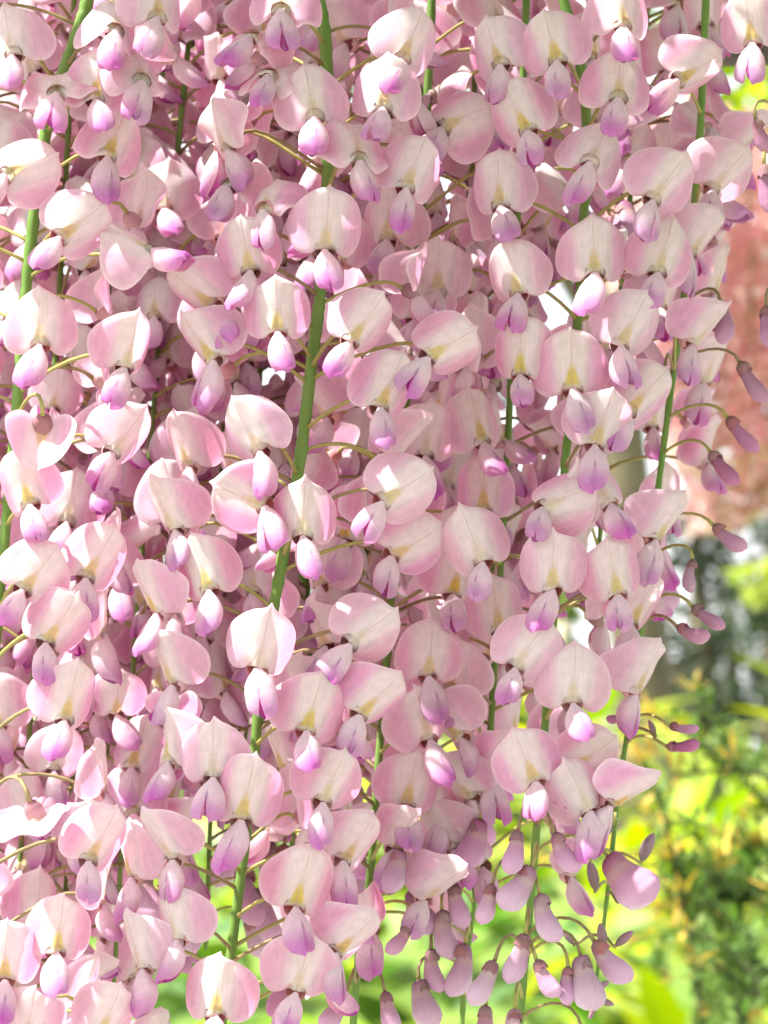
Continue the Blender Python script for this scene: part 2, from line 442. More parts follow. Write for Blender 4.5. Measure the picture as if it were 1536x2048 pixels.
def bud_calyx_mesh(tone):
    nv, nw = 8, 18
    V, cc = [], []
    for i in range(nv):
        t = i / (nv - 1)
        rad = np.interp(t, [0, 0.15, 0.4, 0.75, 1.0], [0.06, 0.20, 0.30, 0.335, 0.34])
        for k in range(nw):
            a = 2 * math.pi * k / nw
            tooth = 0.13 * max(0, math.cos(5 * a)) * sstep(0.5, 1.0, np.array([t]))[0]
            V.append((rad * math.cos(a), rad * math.sin(a), 0.06 - 0.50 * t - tooth))
            cc.append(tone * (np.array((0.17, 0.11, 0.085)) * (1 - t) + np.array((0.30, 0.14, 0.16)) * t))
    F = []
    for i in range(nv - 1):
        for k in range(nw):
            k2 = (k + 1) % nw
            F.append((i * nw + k, i * nw + k2, (i + 1) * nw + k2, (i + 1) * nw + k))
    F.append(tuple(range(nw - 1, -1, -1)))
    return mesh('calyx', np.array(V) * CM, F, M_CALYX, np.array(cc))
BUD_CALYX = [bud_calyx_mesh(1.0), bud_calyx_mesh(1.3)]
def young_bud_mesh(seed):
    nv, nw = 14, 12
    V, cc = [], []
    for i in range(nv):
        t = i / (nv - 1)
        a = np.interp(t, [0, 0.1, 0.35, 0.65, 0.88, 1.0], [0.04, 0.13, 0.20, 0.19, 0.12, 0.02])
        for k in range(nw):
            th = 2 * math.pi * k / nw
            V.append((a * math.cos(th) * 0.85, a * math.sin(th) + 0.12 * t * t, -0.95 * t))
            cc.append(np.array((0.20, 0.16, 0.13)) * (1 - t) + np.array((0.36, 0.22, 0.28)) * t)
    F = []
    for i in range(nv - 1):
        for k in range(nw):
            k2 = (k + 1) % nw
            F.append((i * nw + k, i * nw + k2, (i + 1) * nw + k2, (i + 1) * nw + k))
    F.append(tuple(range(nw - 1, -1, -1))); F.append(tuple((nv - 1) * nw + k for k in range(nw)))
    return mesh('young_bud', np.array(V) * CM, F, M_CALYX, np.array(cc))
YOUNG = young_bud_mesh(0)

# ------------------------------------------------------------------ racemes
class Raceme:
    def __init__(self, px_pts, Y, thick_px, label, group=None, thick_end=None, dY=0.0):
        n = len(px_pts)
        self.poly = catmull([at(p[0], p[1], Y + dY * i / max(1, n - 1)) for i, p in enumerate(px_pts)], 120)
        self.Y = Y
        self.root_loc = Vector(self.poly[0])
        self.root = bpy.data.objects.new('wisteria_raceme', None)
        self.root.empty_display_size = 0.02
        self.root.location = self.root_loc
        col.objects.link(self.root)
        tag(self.root, label, 'flower cluster', group)
        r0 = thick_px / FPX * Y * 0.5; r1 = (thick_end or thick_px * 0.6) / FPX * Y * 0.5
        pts = [Vector(p) - self.root_loc for p in self.poly]
        rads = [(r0 + (r1 - r0) * (i / 119) ** 1.3) * (1 + 0.04 * math.sin(i * 1.3) + (random.uniform(0.04, 0.16) if i % 3 == 0 else 0.0)) for i in range(120)]
        V, F = tube_data(pts, rads, 10)
        link('rachis', mesh('rachis', V, F, M_STEM), self.root)
        self.centres = []
    def point_z(self, z):
        zs = self.poly[:, 2]
        o = np.argsort(zs)
        return Vector([float(np.interp(z, zs[o], self.poly[o, k])) for k in range(3)])
    def ends(self):
        return self.poly[-1, 2], self.poly[0, 2]

def bez(p0, p1, p2, p3, n):
    out = []
    for i in range(n):
        t = i / (n - 1)
        out.append(p0 * (1 - t) ** 3 + p1 * 3 * t * (1 - t) ** 2 + p2 * 3 * t * t * (1 - t) + p3 * t ** 3)
    return out

PX = 0.9 / FPX                       # metres per photograph pixel at the front racemes
def pedicel(M, A, C_loc, back, rad, mat, n=8):
    """stalk mesh in the flower's own frame, from the stem point A (world) to the calyx"""
    Mi = M.inverted()
    C = M @ Vector(C_loc)
    d = C - A
    ln = d.length
    hz = Vector((d.x, d.y, 0)); hz = hz.normalized() if hz.length > 1e-6 else Vector((0, -1, 0))
    p1 = A + hz * ln * 0.38 + Vector((0, 0, ln * 0.22))
    bw = (M.to_3x3() @ Vector(back)).normalized()
    p2 = C + (bw * 0.5 + Vector((0, 0, 0.35))) * ln * 0.38
    pts = [Mi @ p for p in bez(A, p1, p2, C, n)]
    s = M.to_scale().x
    V, F = tube_data(pts, [rad / s * (1.25 if i == 0 else 1.0) * (1 + 0.35 * (i == n - 1)) for i in range(n)], 6)
    return mesh('pedicel', V, F, mat)

def add_flower(rac, B, yaw, roll, nod, s=1.0, old=0.0, tilt=None, attach_dz=-0.004, mat=None, half=False):
    """one open flower; B is the world point where the banner meets the lower petals"""
    s *= 0.90
    M = Matrix.Translation(B) @ Matrix.Rotation(R(roll), 4, 'Y') @ Matrix.Rotation(R(yaw), 4, 'Z') @ Matrix.Rotation(R(nod), 4, 'X') @ Matrix.Scale(s, 4)
    A = rac.point_z(B.z + attach_dz)
    me = pedicel(M, A, (0, 0.0055, 0), (0, 1, 0), 0.00052, mat or (M_PED if random.random() < 0.6 else M_PED2))
    o = link('flower', me, rac.root, Matrix.Translation(-rac.root_loc) @ M)
    link('calyx', random.choice(CALYXES), o)
    if tilt is None: tilt = random.uniform(-8, 10)
    bm = random.choice(FOLDED) if half else random.choice(OLD_BANNERS) if random.random() < old else random.choice(BANNERS)
    link('banner_petal', bm, o, Matrix.Rotation(R(-tilt), 4, 'X') @ Matrix.Rotation(R(random.uniform(-4, 4)), 4, 'Y') @ Matrix.Diagonal((random.uniform(0.95, 1.05), 1, random.uniform(0.94, 1.04), 1)))
    w = random.choice(WINGS)
    wm = Matrix.Rotation(R(-0.62 * roll * math.cos(R(yaw))), 4, 'Y') @ Matrix.Rotation(R(random.uniform(-10, 12)), 4, 'X') @ Matrix.Rotation(R(random.uniform(-30, 30)), 4, 'Z') @ Matrix.Rotation(R(random.uniform(-14, 14)), 4, 'Y') @ Matrix.Scale(random.uniform(0.80, 0.96), 4)
    link('wing_petal', w[0], o, wm); link('wing_petal', w[1], o, wm)
    link('keel_petal', random.choice(KEELS), o, wm)
    rac.centres.append((M @ Vector((0, 0, 0.008))))
    ALL_C.append(rac.centres[-1])
    return o
ALL_C = []

def add_bud(rac, C, T, variant=None, spin=None, A=None, young=False):
    """a closed bud from calyx point C to tip T (world)"""
    ax = (T - C)
    ln = ax.length
    zx = -ax.normalized()
    hint = Vector((math.copysign(1.0, ax.x) if abs(ax.x) > 0.002 else random.choice((-1, 1)), -0.3, 0.6))
    yx = (hint - zx * hint.dot(zx)).normalized()
    q = Matrix((yx.cross(zx), yx, zx)).transposed()
    spin = random.uniform(-30, 30) if spin is None else spin
    s = ln / (0.0095 if young else 0.0215)
    M = Matrix.Translation(C) @ q.to_4x4() @ Matrix.Rotation(R(spin), 4, 'Z') @ Matrix.Scale(s, 4)
    if A is None: A = rac.point_z(C.z + 0.001)
    me = pedicel(M, A, (0, 0, 0.0005), (0, 0, 1), 0.00045, M_PED2 if random.random() < 0.6 else M_PED)
    o = link('bud', me, rac.root, Matrix.Translation(-rac.root_loc) @ M)
    if young:
        link('young_bud', YOUNG, o)
    else:
        link('calyx', random.choice(BUD_CALYX), o)
        link('bud_petals', BUDS[variant] if variant is not None else random.choice(BUDS), o)
    ALL_C.append((C + T) / 2)
    return o

def place(rac, bx, by, yaw=0, roll=0, nod=10, s=1.0, rad=3.0, back=False, **k):
    """flower whose banner base shows at photograph pixel (bx, by), standing off its stem by about rad cm"""
    p = at(bx, by, rac.Y)
    st = rac.point_z(p.z)
    dx = p.x - st.x
    rad = rad * CM
    off = math.sqrt(max(rad * rad - dx * dx, (0.004) ** 2))
    Y = rac.Y + (off if back else -off)
    return add_flower(rac, at(bx, by, Y), yaw, roll, nod, s, **k)

def place_bud(rac, c, t, variant=None, spin=None, rad=2.6, young=False, lean=None):
    p = at(c[0], c[1], rac.Y); st = rac.point_z(p.z)
    dx = p.x - st.x
    off = math.sqrt(max((rad * CM) ** 2 - dx * dx, 0.003 ** 2))
    Y = rac.Y - off
    lean = random.uniform(-0.006, 0.002) if lean is None else lean
    return add_bud(rac, at(c[0], c[1], Y), at(t[0], t[1], Y + lean), variant, spin, young=young)

def fill(rac, step_cm, zmin_px=None, zmax_px=None, front=0.3, rad=(2.2, 3.4), minsep=1.3, s=(0.82, 1.06), bud_from=None, old_to=700, half_from=1e9):
    """open flowers spiralling round the stem wherever there is room; front limits how far towards the viewer they may sit"""
    z0, z1 = rac.ends()
    z = z1
    az = random.uniform(0, 6.28)
    while z > z0 + 0.004:
        z -= step_cm * CM * random.uniform(0.7, 1.3)
        az += 2.39996 + random.uniform(-0.4, 0.4)
        py = py_of(z, rac.Y)
        if zmin_px is not None and py < zmin_px: continue
        if zmax_px is not None and py > zmax_px: break
        d = Vector((math.sin(az), -math.cos(az), 0))       # az 0 faces the viewer
        if -d.y > front: continue
        if -d.y < -0.75: continue
        taper = 1.0 if bud_from is None else max(0.45, min(1.0, 1.0 - (py - bud_from + 250) / 900))
        r_ = random.uniform(*rad) * CM * taper
        B = rac.point_z(z) + d * r_
        c = B + Vector((0, 0, 0.008))
        if any((c - q).length < minsep * CM for q in ALL_C): continue
        yaw = math.degrees(math.atan2(d.x, -d.y)) + random.uniform(-22, 22)
        if bud_from is not None and py > bud_from + random.uniform(-60, 60):
            ln = random.uniform(0.016, 0.021) * max(0.6, taper + 0.25)
            C = B + Vector((0, 0, 0.006))
            add_bud(rac, C, C + Vector((d.x * 0.45, d.y * 0.45, -0.9)).normalized() * ln)
        else:
            o_ = 0.75 if py < old_to - 250 else (0.35 if py < old_to else 0.08)
            hf = random.random() < (0.12 if py < half_from else 0.75)
            add_flower(rac, B, yaw, random.uniform(-24, 24), random.uniform(-4, 26), random.uniform(*s), old=o_, half=hf,
                       tilt=random.uniform(-42, -12) if hf else random.uniform(15, 55) if random.random() < o_ else random.uniform(-14, 18), attach_dz=random.uniform(-0.010, 0.003))

# the front racemes, their stems traced top to bottom
S0 = Raceme([(205, -160), (175, 0), (150, 80), (95, 250), (70, 420), (50, 600), (35, 800), (20, 960), (5, 1130), (-12, 1350), (-25, 1650), (-45, 2150)], 0.905, 27,
            'outermost raceme of the curtain, farthest from the yew, sun-dappled flowers on thick green stem')
S1 = Raceme([(610, -170), (638, 0), (652, 100), (656, 330), (641, 580), (624, 720), (600, 920), (570, 1090), (545, 1230), (520, 1400), (500, 1600), (482, 1750), (460, 1920), (435, 2120)], 0.905, 27,
            'long raceme on the thickest green stem, cream-centred pink flowers along its whole length', thick_end=19)
S2 = Raceme([(1085, -160), (1127, 0), (1160, 120), (1176, 300), (1166, 450), (1157, 620), (1138, 850), (1130, 930), (1110, 1200), (1090, 1450), (1070, 1700), (1050, 1930), (1032, 2140)], 0.92, 21,
            'raceme on a bowed green stem, open flowers above, hanging pink buds at its lower end', thick_end=14)
S3 = Raceme([(1425, -160), (1412, 0), (1398, 300), (1372, 560), (1342, 780), (1316, 980), (1290, 1180), (1266, 1400), (1240, 1560), (1216, 1780), (1197, 1930), (1188, 2010)], 0.94, 16,
            'slender raceme near the yew, thin stem, long-stalked pink buds and grey buds at its tip', thick_end=7)
S4 = Raceme([(1060, -160), (1040, 300), (1020, 800), (985, 1400), (966, 1650), (948, 1790), (930, 1960), (918, 2140)], 0.965, 15,
            'raceme ending in hanging pink buds, tucked behind the bowed stem with buds', thick_end=11)
S5 = Raceme([(870, -160), (850, 300), (830, 600), (800, 930), (775, 1300), (757, 1530), (740, 1750), (718, 1900), (700, 2140)], 0.955, 18,
            'raceme of pink flowers just behind the thickest stem, its own stem mostly covered by blooms', thick_end=15)
S9 = Raceme([(1625, -160), (1610, 0), (1600, 350), (1590, 600), (1580, 800)], 0.93, 14,
            'short raceme hanging in front of the far pink racemes, mostly buds', thick_end=8)

FLOWERS = [
    # centre stem: x, y of the banner base, yaw, roll, then options
    (S1, 630, 234, 2, -8, dict(tilt=18)), (S1, 765, 216, -8, 2, dict(tilt=15)), (S1, 805, 118, 18, 24, dict(tilt=12)),
    (S1, 812, 376, 15, 20, dict(tilt=12)), (S1, 650, 500, 0, 4, dict(s=1.08)), (S1, 500, 542, -10, -8, {}),
    (S1, 555, 664, 0, -2, {}), (S1, 702, 682, 22, 32, {}), (S1, 760, 815, 22, 24, dict(s=1.04)),
    (S1, 378, 935, -42, -14, {}), (S1, 520, 903, -28, -26, {}), (S1, 528, 1012, -10, -66, {}),
    (S1, 605, 1072, 0, 0, dict(s=1.03)), (S1, 418, 1180, -16, -20, {}), (S1, 515, 1336, 6, 14, dict(s=1.05)),
    (S1, 700, 1288, 15, 52, {}), (S1, 345, 1370, -52, -10, {}), (S1, 612, 1462, 14, 18, dict(s=1.03)),
    (S1, 426, 1556, -6, -2, {}), (S1, 482, 1640, 2, 12, dict(s=1.1)), (S1, 646, 1605, 18, 20, {}),
    (S1, 590, 1815, 8, 14, dict(s=1.08)), (S1, 592, 1985, 8, 16, {}), (S1, 430, 2030, -2, 8, dict(s=1.05)),
    (S1, 345, 1720, -44, -22, {}), (S1, 262, 1755, -62, -10, dict(rad=3.4)), (S1, 352, 1880, -34, -14, {}),
    (S1, 285, 1938, -48, -18, dict(rad=3.4)), (S1, 336, 1525, -62, -4, {}), (S1, 720, 1430, 26, 42, dict(rad=3.4)),
    (S1, 687, 1722, 32, 36, {}), (S1, 672, 1905, 36, 46, dict(rad=3.4)),
    (S1, 784, 1112, 20, 56, {}), (S1, 765, 1003, 12, 56, dict(rad=3.4)), (S1, 857, 714, 16, 60, dict(rad=3.8)),
    (S1, 425, 612, -32, -46, dict(rad=3.4)), (S1, 426, 720, -40, -36, dict(rad=3.4)), (S1, 350, 1060, -42, -18, dict(rad=3.6)),
    (S1, 312, 1228, -56, -8, dict(rad=3.6)),
    # tired flowers at the top of the centre stem, banners laid back
    (S1, 500, 72, -30, 8, dict(old=1, tilt=62, nod=-2)), (S1, 535, 150, -22, 4, dict(old=1, tilt=60, nod=-2)),
    (S1, 455, 300, -62, -40, dict(old=1, tilt=20)), (S1, 455, 372, -38, -6, dict(old=1, tilt=66)), (S1, 560, 20, -10, 10, dict(old=1, tilt=40)),
    (S1, 720, 320, 30, 10, dict(old=1, tilt=40)), (S1, 525, 420, -35, -20, dict(old=1, tilt=58)),
    # left stem
    (S0, 215, 312, 16, 26, dict(tilt=24)), (S0, 120, 474, 14, 50, dict(tilt=10)), (S0, 190, 198, 12, 4, dict(tilt=18)),
    (S0, 285, 162, 26, 8, dict(old=1, tilt=48, rad=3.6)), (S0, 112, 186, -4, -8, dict(old=1, tilt=58)), (S0, 230, 62, 14, 12, dict(old=1, tilt=52)),
    (S0, 315, 36, 20, 6, dict(tilt=22, rad=3.4)), (S0, 225, 905, 26, 32, {}), (S0, 80, 690, 4, 0, dict(tilt=10)),
    (S0, 172, 1156, 18, 32, {}), (S0, 46, 1180, 14, 38, {}), (S0, 92, 1286, 16, 34, {}), (S0, 10, 350, -10, 60, dict(tilt=20)),
    (S0, 85, 856, 4, 4, dict(nod=146, tilt=0, attach_dz=0.004)), (S0, 72, 1632, -12, -10, dict(nod=128, tilt=12, old=1, attach_dz=0.004)), (S0, 178, 1722, 24, 26, dict(rad=4.0)),
    (S0, 112, 1905, 12, 12, dict(rad=3.6)), (S0, 305, 500, 48, -50, dict(old=1, tilt=20, rad=4.2)), (S0, 25, 110, -26, -20, dict(tilt=30)),
    (S0, 60, 1010, -10, -20, dict(rad=2.6)), (S0, 10, 1960, 0, 5, dict()), (S0, 130, 1440, 22, 12, dict(rad=3.6)), (S0, 250, 735, 30, 10, dict(rad=4.0)),
    (S0, 200, 2070, 20, 20, dict(rad=4.2)), (S0, 50, 2090, 5, 10, dict()),
    # bowed stem
    (S2, 1115, 122, -12, -16, dict(tilt=12)), (S2, 1238, 196, 12, 6, dict(tilt=26)), (S2, 1246, 52, 14, 6, dict(tilt=18)),
    (S2, 1180, 324, 4, 26, dict(tilt=34)), (S2, 1306, 400, 20, 34, dict(rad=3.4)), (S2, 1190, 546, 0, -6, dict(s=1.05)),
    (S2, 1316, 546, 14, 16, dict(rad=3.2)), (S2, 1241, 690, 16, 22, dict(s=1.03)), (S2, 1145, 778, 0, -2, dict(s=1.08, nod=2)),
    (S2, 1190, 890, 8, 20, dict(s=1.03)), (S2, 1220, 1008, 18, -34, {}), (S2, 1086, 1016, -14, 66, {}),
    (S2, 1105, 1178, 0, 0, dict(s=1.0)), (S2, 1236, 1190, 4, -14, {}), (S2, 966, 1124, -6, -22, dict(rad=3.4)),
    (S2, 1030, 1336, -2, 36, {}), (S2, 1145, 1408, 0, 2, dict(s=1.06)), (S2, 1072, 1564, -4, -26, {}),
    (S2, 1180, 1622, 12, -28, {}), (S2, 1145, 1538, 14, 56, dict(rad=2.2)), (S2, 1222, 1612, 58, 60, dict(rad=3.2)),
    (S2, 1055, 262, -22, -24, dict(rad=3.2)), (S2, 1000, 412, -20, -4, dict(rad=3.2)), (S2, 1036, 588, -24, -14, {}),
    (S2, 1040, 750, -20, 4, dict(rad=3.0)), (S2, 1258, 822, 22, 40, dict(rad=2.8)), (S2, 885, 256, -10, 66, dict(rad=4.2)),
    (S2, 1000, 130, -30, -20, dict(rad=3.2, tilt=20)),
    # slender stem
    (S3, 1358, 160, 30, 58, dict(tilt=10)), (S3, 1382, 508, 44, 28, {}), (S3, 1312, 1080, 50, 36, {}), (S3, 1272, 1386, 52, 26, {}),
    (S3, 1262, 1250, 30, 20, dict(rad=2.0)), (S3, 1385, 690, 56, 36, dict(rad=2.6)), (S3, 1425, 380, 30, 40, dict(tilt=5, rad=2.2)),
    # behind
    (S5, 875, 582, 0, 2, dict(rad=2.8)), (S5, 850, 912, 2, 2, dict(rad=2.8)), (S5, 966, 884, 24, -14, dict(rad=3.6)), (S5, 856, 1352, 10, 8, dict(rad=3.0)),
    (S5, 812, 1610, 6, 14, dict(rad=2.8)), (S4, 966, 1022, -4, 2, dict(rad=2.6)), (S4, 922, 1476, -44, -50, dict(rad=3.0)), (S4, 945, 1600, -30, -44, dict(rad=2.8)),
    (S4, 905, 1700, -38, -34, dict(rad=2.8)), (S4, 1000, 1260, 6, -8, dict(rad=2.4)), (S5, 905, 1190, 20, 10, dict(rad=3.0)), (S5, 690, 1080, -20, 4, dict(rad=2.8)),
    (S5, 640, 1170, -30, 0, dict(rad=3.0)), (S5, 775, 480, -20, 8, dict(rad=2.6)), (S5, 830, 640, 0, 30, dict(rad=2.6)),
    (S9, 1505, 86, -18, -4, dict(rad=2.4)),
    (S4, 985, 1560, 10, 20, dict(rad=2.6, half=True, tilt=-25)), (S4, 880, 1640, -30, -10, dict(rad=2.8, half=True, tilt=-30)), (S4, 965, 1735, 0, -30, dict(rad=2.2, half=True, tilt=-20)),
    (S5, 790, 1700, 20, 10, dict(rad=2.6, half=True, tilt=-30)), (S5, 850, 1800, 30, 30, dict(rad=3.0, half=True, tilt=-25)), (S5, 740, 1860, -10, -15, dict(rad=2.4, half=True, tilt=-30)),
    (S5, 860, 1480, 24, -20, dict(rad=3.0)), (S4, 900, 1380, -30, 10, dict(rad=2.6)),
]
for (rac, x, y, yaw, roll, kw) in FLOWERS:
    place(rac, x, y, yaw, roll, **kw)

BUDS_AT = [
    (S2, (1036, 1664), (1018, 1752), 0), (S2, (1110, 1668), (1158, 1748), 1), (S2, (1062, 1736), (1000, 1822), 2), (S2, (984, 1770), (962, 1852), 0),
    (S2, (1218, 1716), (1312, 1806), 3), (S2, (1050, 1870), (1016, 1970), 0), (S2, (1190, 1884), (1266, 1968), 1), (S2, (1162, 1914), (1192, 2026), 2),
    (S2, (1136, 1936), (1134, 2014), 4), (S2, (1074, 1922), (1120, 1998), 1), (S2, (988, 1924), (942, 2014), 0), (S2, (1080, 1790), (1116, 1890), 1), (S2, (1030, 2022), (1024, 2110), 2),
    (S2, (1165, 2060), (1190, 2130), 1),
    (S4, (930, 1890), (900, 2000), 1), (S4, (822, 1782), (866, 1872), 2), (S4, (972, 2014), (960, 2110), 0), (S4, (884, 1822), (905, 1925), 1), (S4, (838, 1962), (868, 2060), 2),
    (S4, (960, 1640), (925, 1740), 2), (S4, (905, 1770), (930, 1860), 0), (S4, (862, 1900), (880, 1990), 1),
    (S5, (800, 1700), (770, 1790), 2), (S5, (820, 1850), (770, 1910), 1), (S5, (690, 1990), (640, 2060), 2), (S5, (770, 1985), (790, 2070), 0),
    (S3, (1440, 604), (1446, 694), 0), (S3, (1480, 726), (1534, 808), 1), (S3, (1456, 836), (1518, 906), 1), (S3, (1422, 906), (1478, 972), 0), (S3, (1428, 1052), (1498, 1100), 1),
    (S3, (1386, 1214), (1452, 1258), 0), (S3, (1356, 1254), (1424, 1276), 4), (S3, (1336, 1494), (1402, 1488), 4), (S3, (1340, 1452), (1402, 1458), 4), (S3, (1250, 1430), (1210, 1440), 4),
    (S3, (1330, 735), (1318, 800), 4), (S3, (1385, 1120), (1380, 1190), 1),
    (S9, (1528, 330), (1540, 430), 0), (S9, (1512, 240), (1545, 310), 2), (S9, (1532, 615), (1545, 700), 0), (S9, (1560, 480), (1575, 560), 1),
]
for (rac, c, t, v) in BUDS_AT:
    place_bud(rac, c, t, v if rac not in (S3, S9) else random.choice((5, 6, 7)), rad=3.0 if rac is not S3 else 2.0)
for (c, t) in [((1284, 1722), (1300, 1664)), ((1190, 1780), (1186, 1722)), ((1180, 1716), (1164, 1672)), ((1238, 1802), (1252, 1762)), ((1206, 1896), (1206, 1846)),
               ((1232, 1892), (1262, 1862)), ((1200, 1976), (1214, 1962)), ((1196, 1996), (1226, 2014)), ((1146, 1888), (1128, 1862)), ((1310, 1470), (1300, 1440)),
               ((1224, 1650), (1200, 1680)), ((1188, 2012), (1182, 2040))]:
    place_bud(S3, c, t, young=True, rad=1.4)

# flowers filling in round the far side of the front stems
fill(S0, 0.34, -80, 2200, front=0.2)
fill(S1, 0.34, -80, 2100, front=0.1)
fill(S2, 0.8, -80, 1620, front=0.15)
fill(S3, 1.3, -80, 60, front=0.3)
fill(S4, 0.5, -80, 1800, front=0.85, half_from=1500)
fill(S5, 0.36, -80, 1960, front=0.85, bud_from=1900, half_from=1560)

# the racemes behind them
BACK = ['pink wisteria raceme mostly hidden behind the sun-dappled outermost raceme',
        'pink wisteria raceme close behind the outermost raceme, on its side towards the thickest stem',
        'pink wisteria raceme in the gap between the outermost raceme and the thickest stem',
        'bud-tipped wisteria raceme behind the thickest stem, on its side away from the yew',
        'bud-tipped wisteria raceme directly behind the thickest green stem',
        'bud-tipped wisteria raceme just past the thickest stem, on its side towards the yew',
        'shorter bud-tipped wisteria raceme behind the raceme whose stem is covered by blooms',
        'bud-tipped wisteria raceme between the bloom-covered stem and the bowed stem',
        'wisteria raceme ending half way down between the bowed stem and the slender stem',
        'short wisteria raceme tucked behind the top of the slender stem']
GB = 'wisteria racemes behind the front row'
for i, (x0, x1, y1, Y, bud) in enumerate([
    (-70, -190, 2250, 0.985, None), (140, 20, 2200, 0.975, None), (255, 130, 2120, 1.0, None), (400, 230, 2020, 0.975, 1820), (520, 400, 1900, 0.99, 1760),
    (700, 560, 1780, 0.985, 1680), (800, 680, 1620, 1.01, 1560), (950, 850, 1700, 1.0, 1560), (1290, 1210, 1180, 1.0, 1120), (1275, 1250, 480, 0.985, 440),
]):
    n = 6
    pts = [(x0 + (x1 - x0) * t + 18 * math.sin(3 * t + i), -160 + (y1 + 160) * t) for t in np.linspace(0, 1, n)]
    rc = Raceme(pts, Y + 0.022, 12, BACK[i], GB, thick_end=9)
    fill(rc, 0.28, -90, 2150, front=1.1, minsep=1.18, bud_from=bud)
DEEP = 'shaded pink wisteria raceme deep inside the curtain, seen only between other racemes'
GD = 'wisteria racemes deep inside the curtain'
for i, (x0, x1, y1, Y, bud) in enumerate([
    (60, -40, 2200, 1.07, None), (210, 100, 2000, 1.09, None), (330, 220, 1700, 1.06, None), (450, 330, 1560, 1.085, None), (590, 480, 1500, 1.065, None),
    (720, 620, 1380, 1.09, None), (860, 780, 1150, 1.07, None), 
]):
    pts = [(x0 + (x1 - x0) * t + 18 * math.sin(3 * t + i), -160 + (y1 + 160) * t) for t in np.linspace(0, 1, 6)]
    rc = Raceme(pts, Y, 18, DEEP, GD, thick_end=9)
    fill(rc, 0.28, -90, 2150, front=1.1, minsep=1.18, bud_from=bud)

# ------------------------------------------------------------------ the vine overhead that carries the racemes, with unseen leaves added to shade them
def leaf_grid(L, W, nl=7, nw=5, droop=0.25, fold=0.2, tip=1.0):
    V = []
    for i in range(nl):
        t = i / (nl - 1)
        w = W * (math.sin(math.pi * min(1, t ** 0.8)) ** 0.75 if 0 < t < 1 else 0.02)
        for k in range(nw):
            u = k / (nw - 1) * 2 - 1
            V.append((u * w, t * L, -droop * L * t * t + fold * abs(u) * w))
    F = [(i * nw + k, i * nw + k + 1, (i + 1) * nw + k + 1, (i + 1) * nw + k) for i in range(nl - 1) for k in range(nw - 1)]
    return np.array(V), F
def scatter(base, F, mats, cols):
    """joins many copies of one small leaf into one mesh's data"""
    nb = len(base)
    V = np.vstack([base @ np.array(m.to_3x3()).T + np.array(m.translation) for m in mats])
    FF = [tuple(a + nb * i for a in f) for i in range(len(mats)) for f in F]
    C = np.repeat(np.array(cols), nb, axis=0)
    return V, FF, C
def rand_rot():
    return Matrix.Rotation(random.uniform(0, 6.28), 4, 'Z') @ Matrix.Rotation(random.gauss(0, 0.45), 4, 'X') @ Matrix.Rotation(random.gauss(0, 0.35), 4, 'Y')

vine = tag(bpy.data.objects.new('wisteria_vine', None), 'grey twining wisteria branch with unseen leaves added to shade the flower curtain', 'vine')
vine.location = (0, 1.0, 1.78); col.objects.link(vine)
VO = Vector((0, 1.0, 1.78))
for bi, (yb, zb) in enumerate([(0.925, 0.0), (0.99, 0.015), (1.08, 0.005)]):
    pts = catmull([Vector((x, yb + 0.02 * math.sin(5 * x + bi), 1.735 + zb + 0.012 * math.sin(7 * x + 2 * bi))) - VO for x in np.linspace(-0.9, 0.9, 9)], 50)
    V, F = tube_data([Vector(p) for p in pts], [0.008 * (1 + 0.12 * math.sin(i * 1.3)) for i in range(50)], 10)
    link('branch', mesh('branch', V, F, M_VINE), vine)
lb, lf = leaf_grid(0.062, 0.015, 5, 3, 0.25, 0.25)
mats, cols = [], []
for i in range(2300):
    x = random.uniform(-1.0, 0.65); y = random.uniform(0.3, 1.15); z = random.uniform(1.79, 2.0)
    dens = 0.12 + 0.76 * sstep(-0.24, 0.02, np.array([x]))[0]  # added shading leaves, sparser to the left so sun patches reach that side
    if random.random() > dens: continue
    mats.append(Matrix.Translation(Vector((x, y, z)) - VO) @ rand_rot() @ Matrix.Scale(random.uniform(0.8, 1.25), 4))
    g = random.uniform(0.8, 1.2)
    cols.append((0.085 * g, 0.14 * g, 0.030 * g))
V, F, C = scatter(lb, lf, mats, cols)
tag(link('leaves', mesh('leaves', V, F, M_SHADE_LEAF, C), vine), kind='stuff')

# ------------------------------------------------------------------ ground
def gz(y):
    return float(np.interp(y, [-10, 3, 5.5, 8, 11, 14, 16.5, 20, 26, 40], [0, 0, 0.25, 0.70, 0.98, 1.10, 1.08, 0.75, 0.25, 0.0]))
ys = list(np.linspace(2, 42, 81)); ys = [-200.0] + ys + [900.0]
xs = [-400.0, -12.0, -6.0, -3.0, 0.0, 3.0, 6.0, 12.0, 400.0]
V = [(x, y, gz(y)) for y in ys for x in xs]
nxs = len(xs)
tag(link('lawn', mesh('lawn', V, [(r_ * nxs + c_, r_ * nxs + c_ + 1, (r_ + 1) * nxs + c_ + 1, (r_ + 1) * nxs + c_) for r_ in range(len(ys) - 1) for c_ in range(nxs - 1)], M_LAWN)), kind='structure')
V = []
for i in range(41):
    x = -8 + 16 * i / 40
    yc = 15.2 + 0.35 * math.sin(x * 0.5)
    V += [(x, yc + d_, gz(yc + d_) + 0.012) for d_ in (-0.8, -0.3, 0.3, 0.8)]
tag(link('bounce_gravel', mesh('bounce_gravel', [(x, y, 0.004) for y in (-6.0, 2.6) for x in (-5.0, 5.0)], [(0, 1, 3, 2)], M_GRAVEL, smooth=False)), kind='structure')  # unseen gravel sheet, added to bounce neutral light up onto the flowers
tag(link('path', mesh('path', V, [(4 * i + k, 4 * i + 4 + k, 4 * i + 5 + k, 4 * i + 1 + k) for i in range(40) for k in range(3)], M_GRAVEL, smooth=False)), kind='structure')

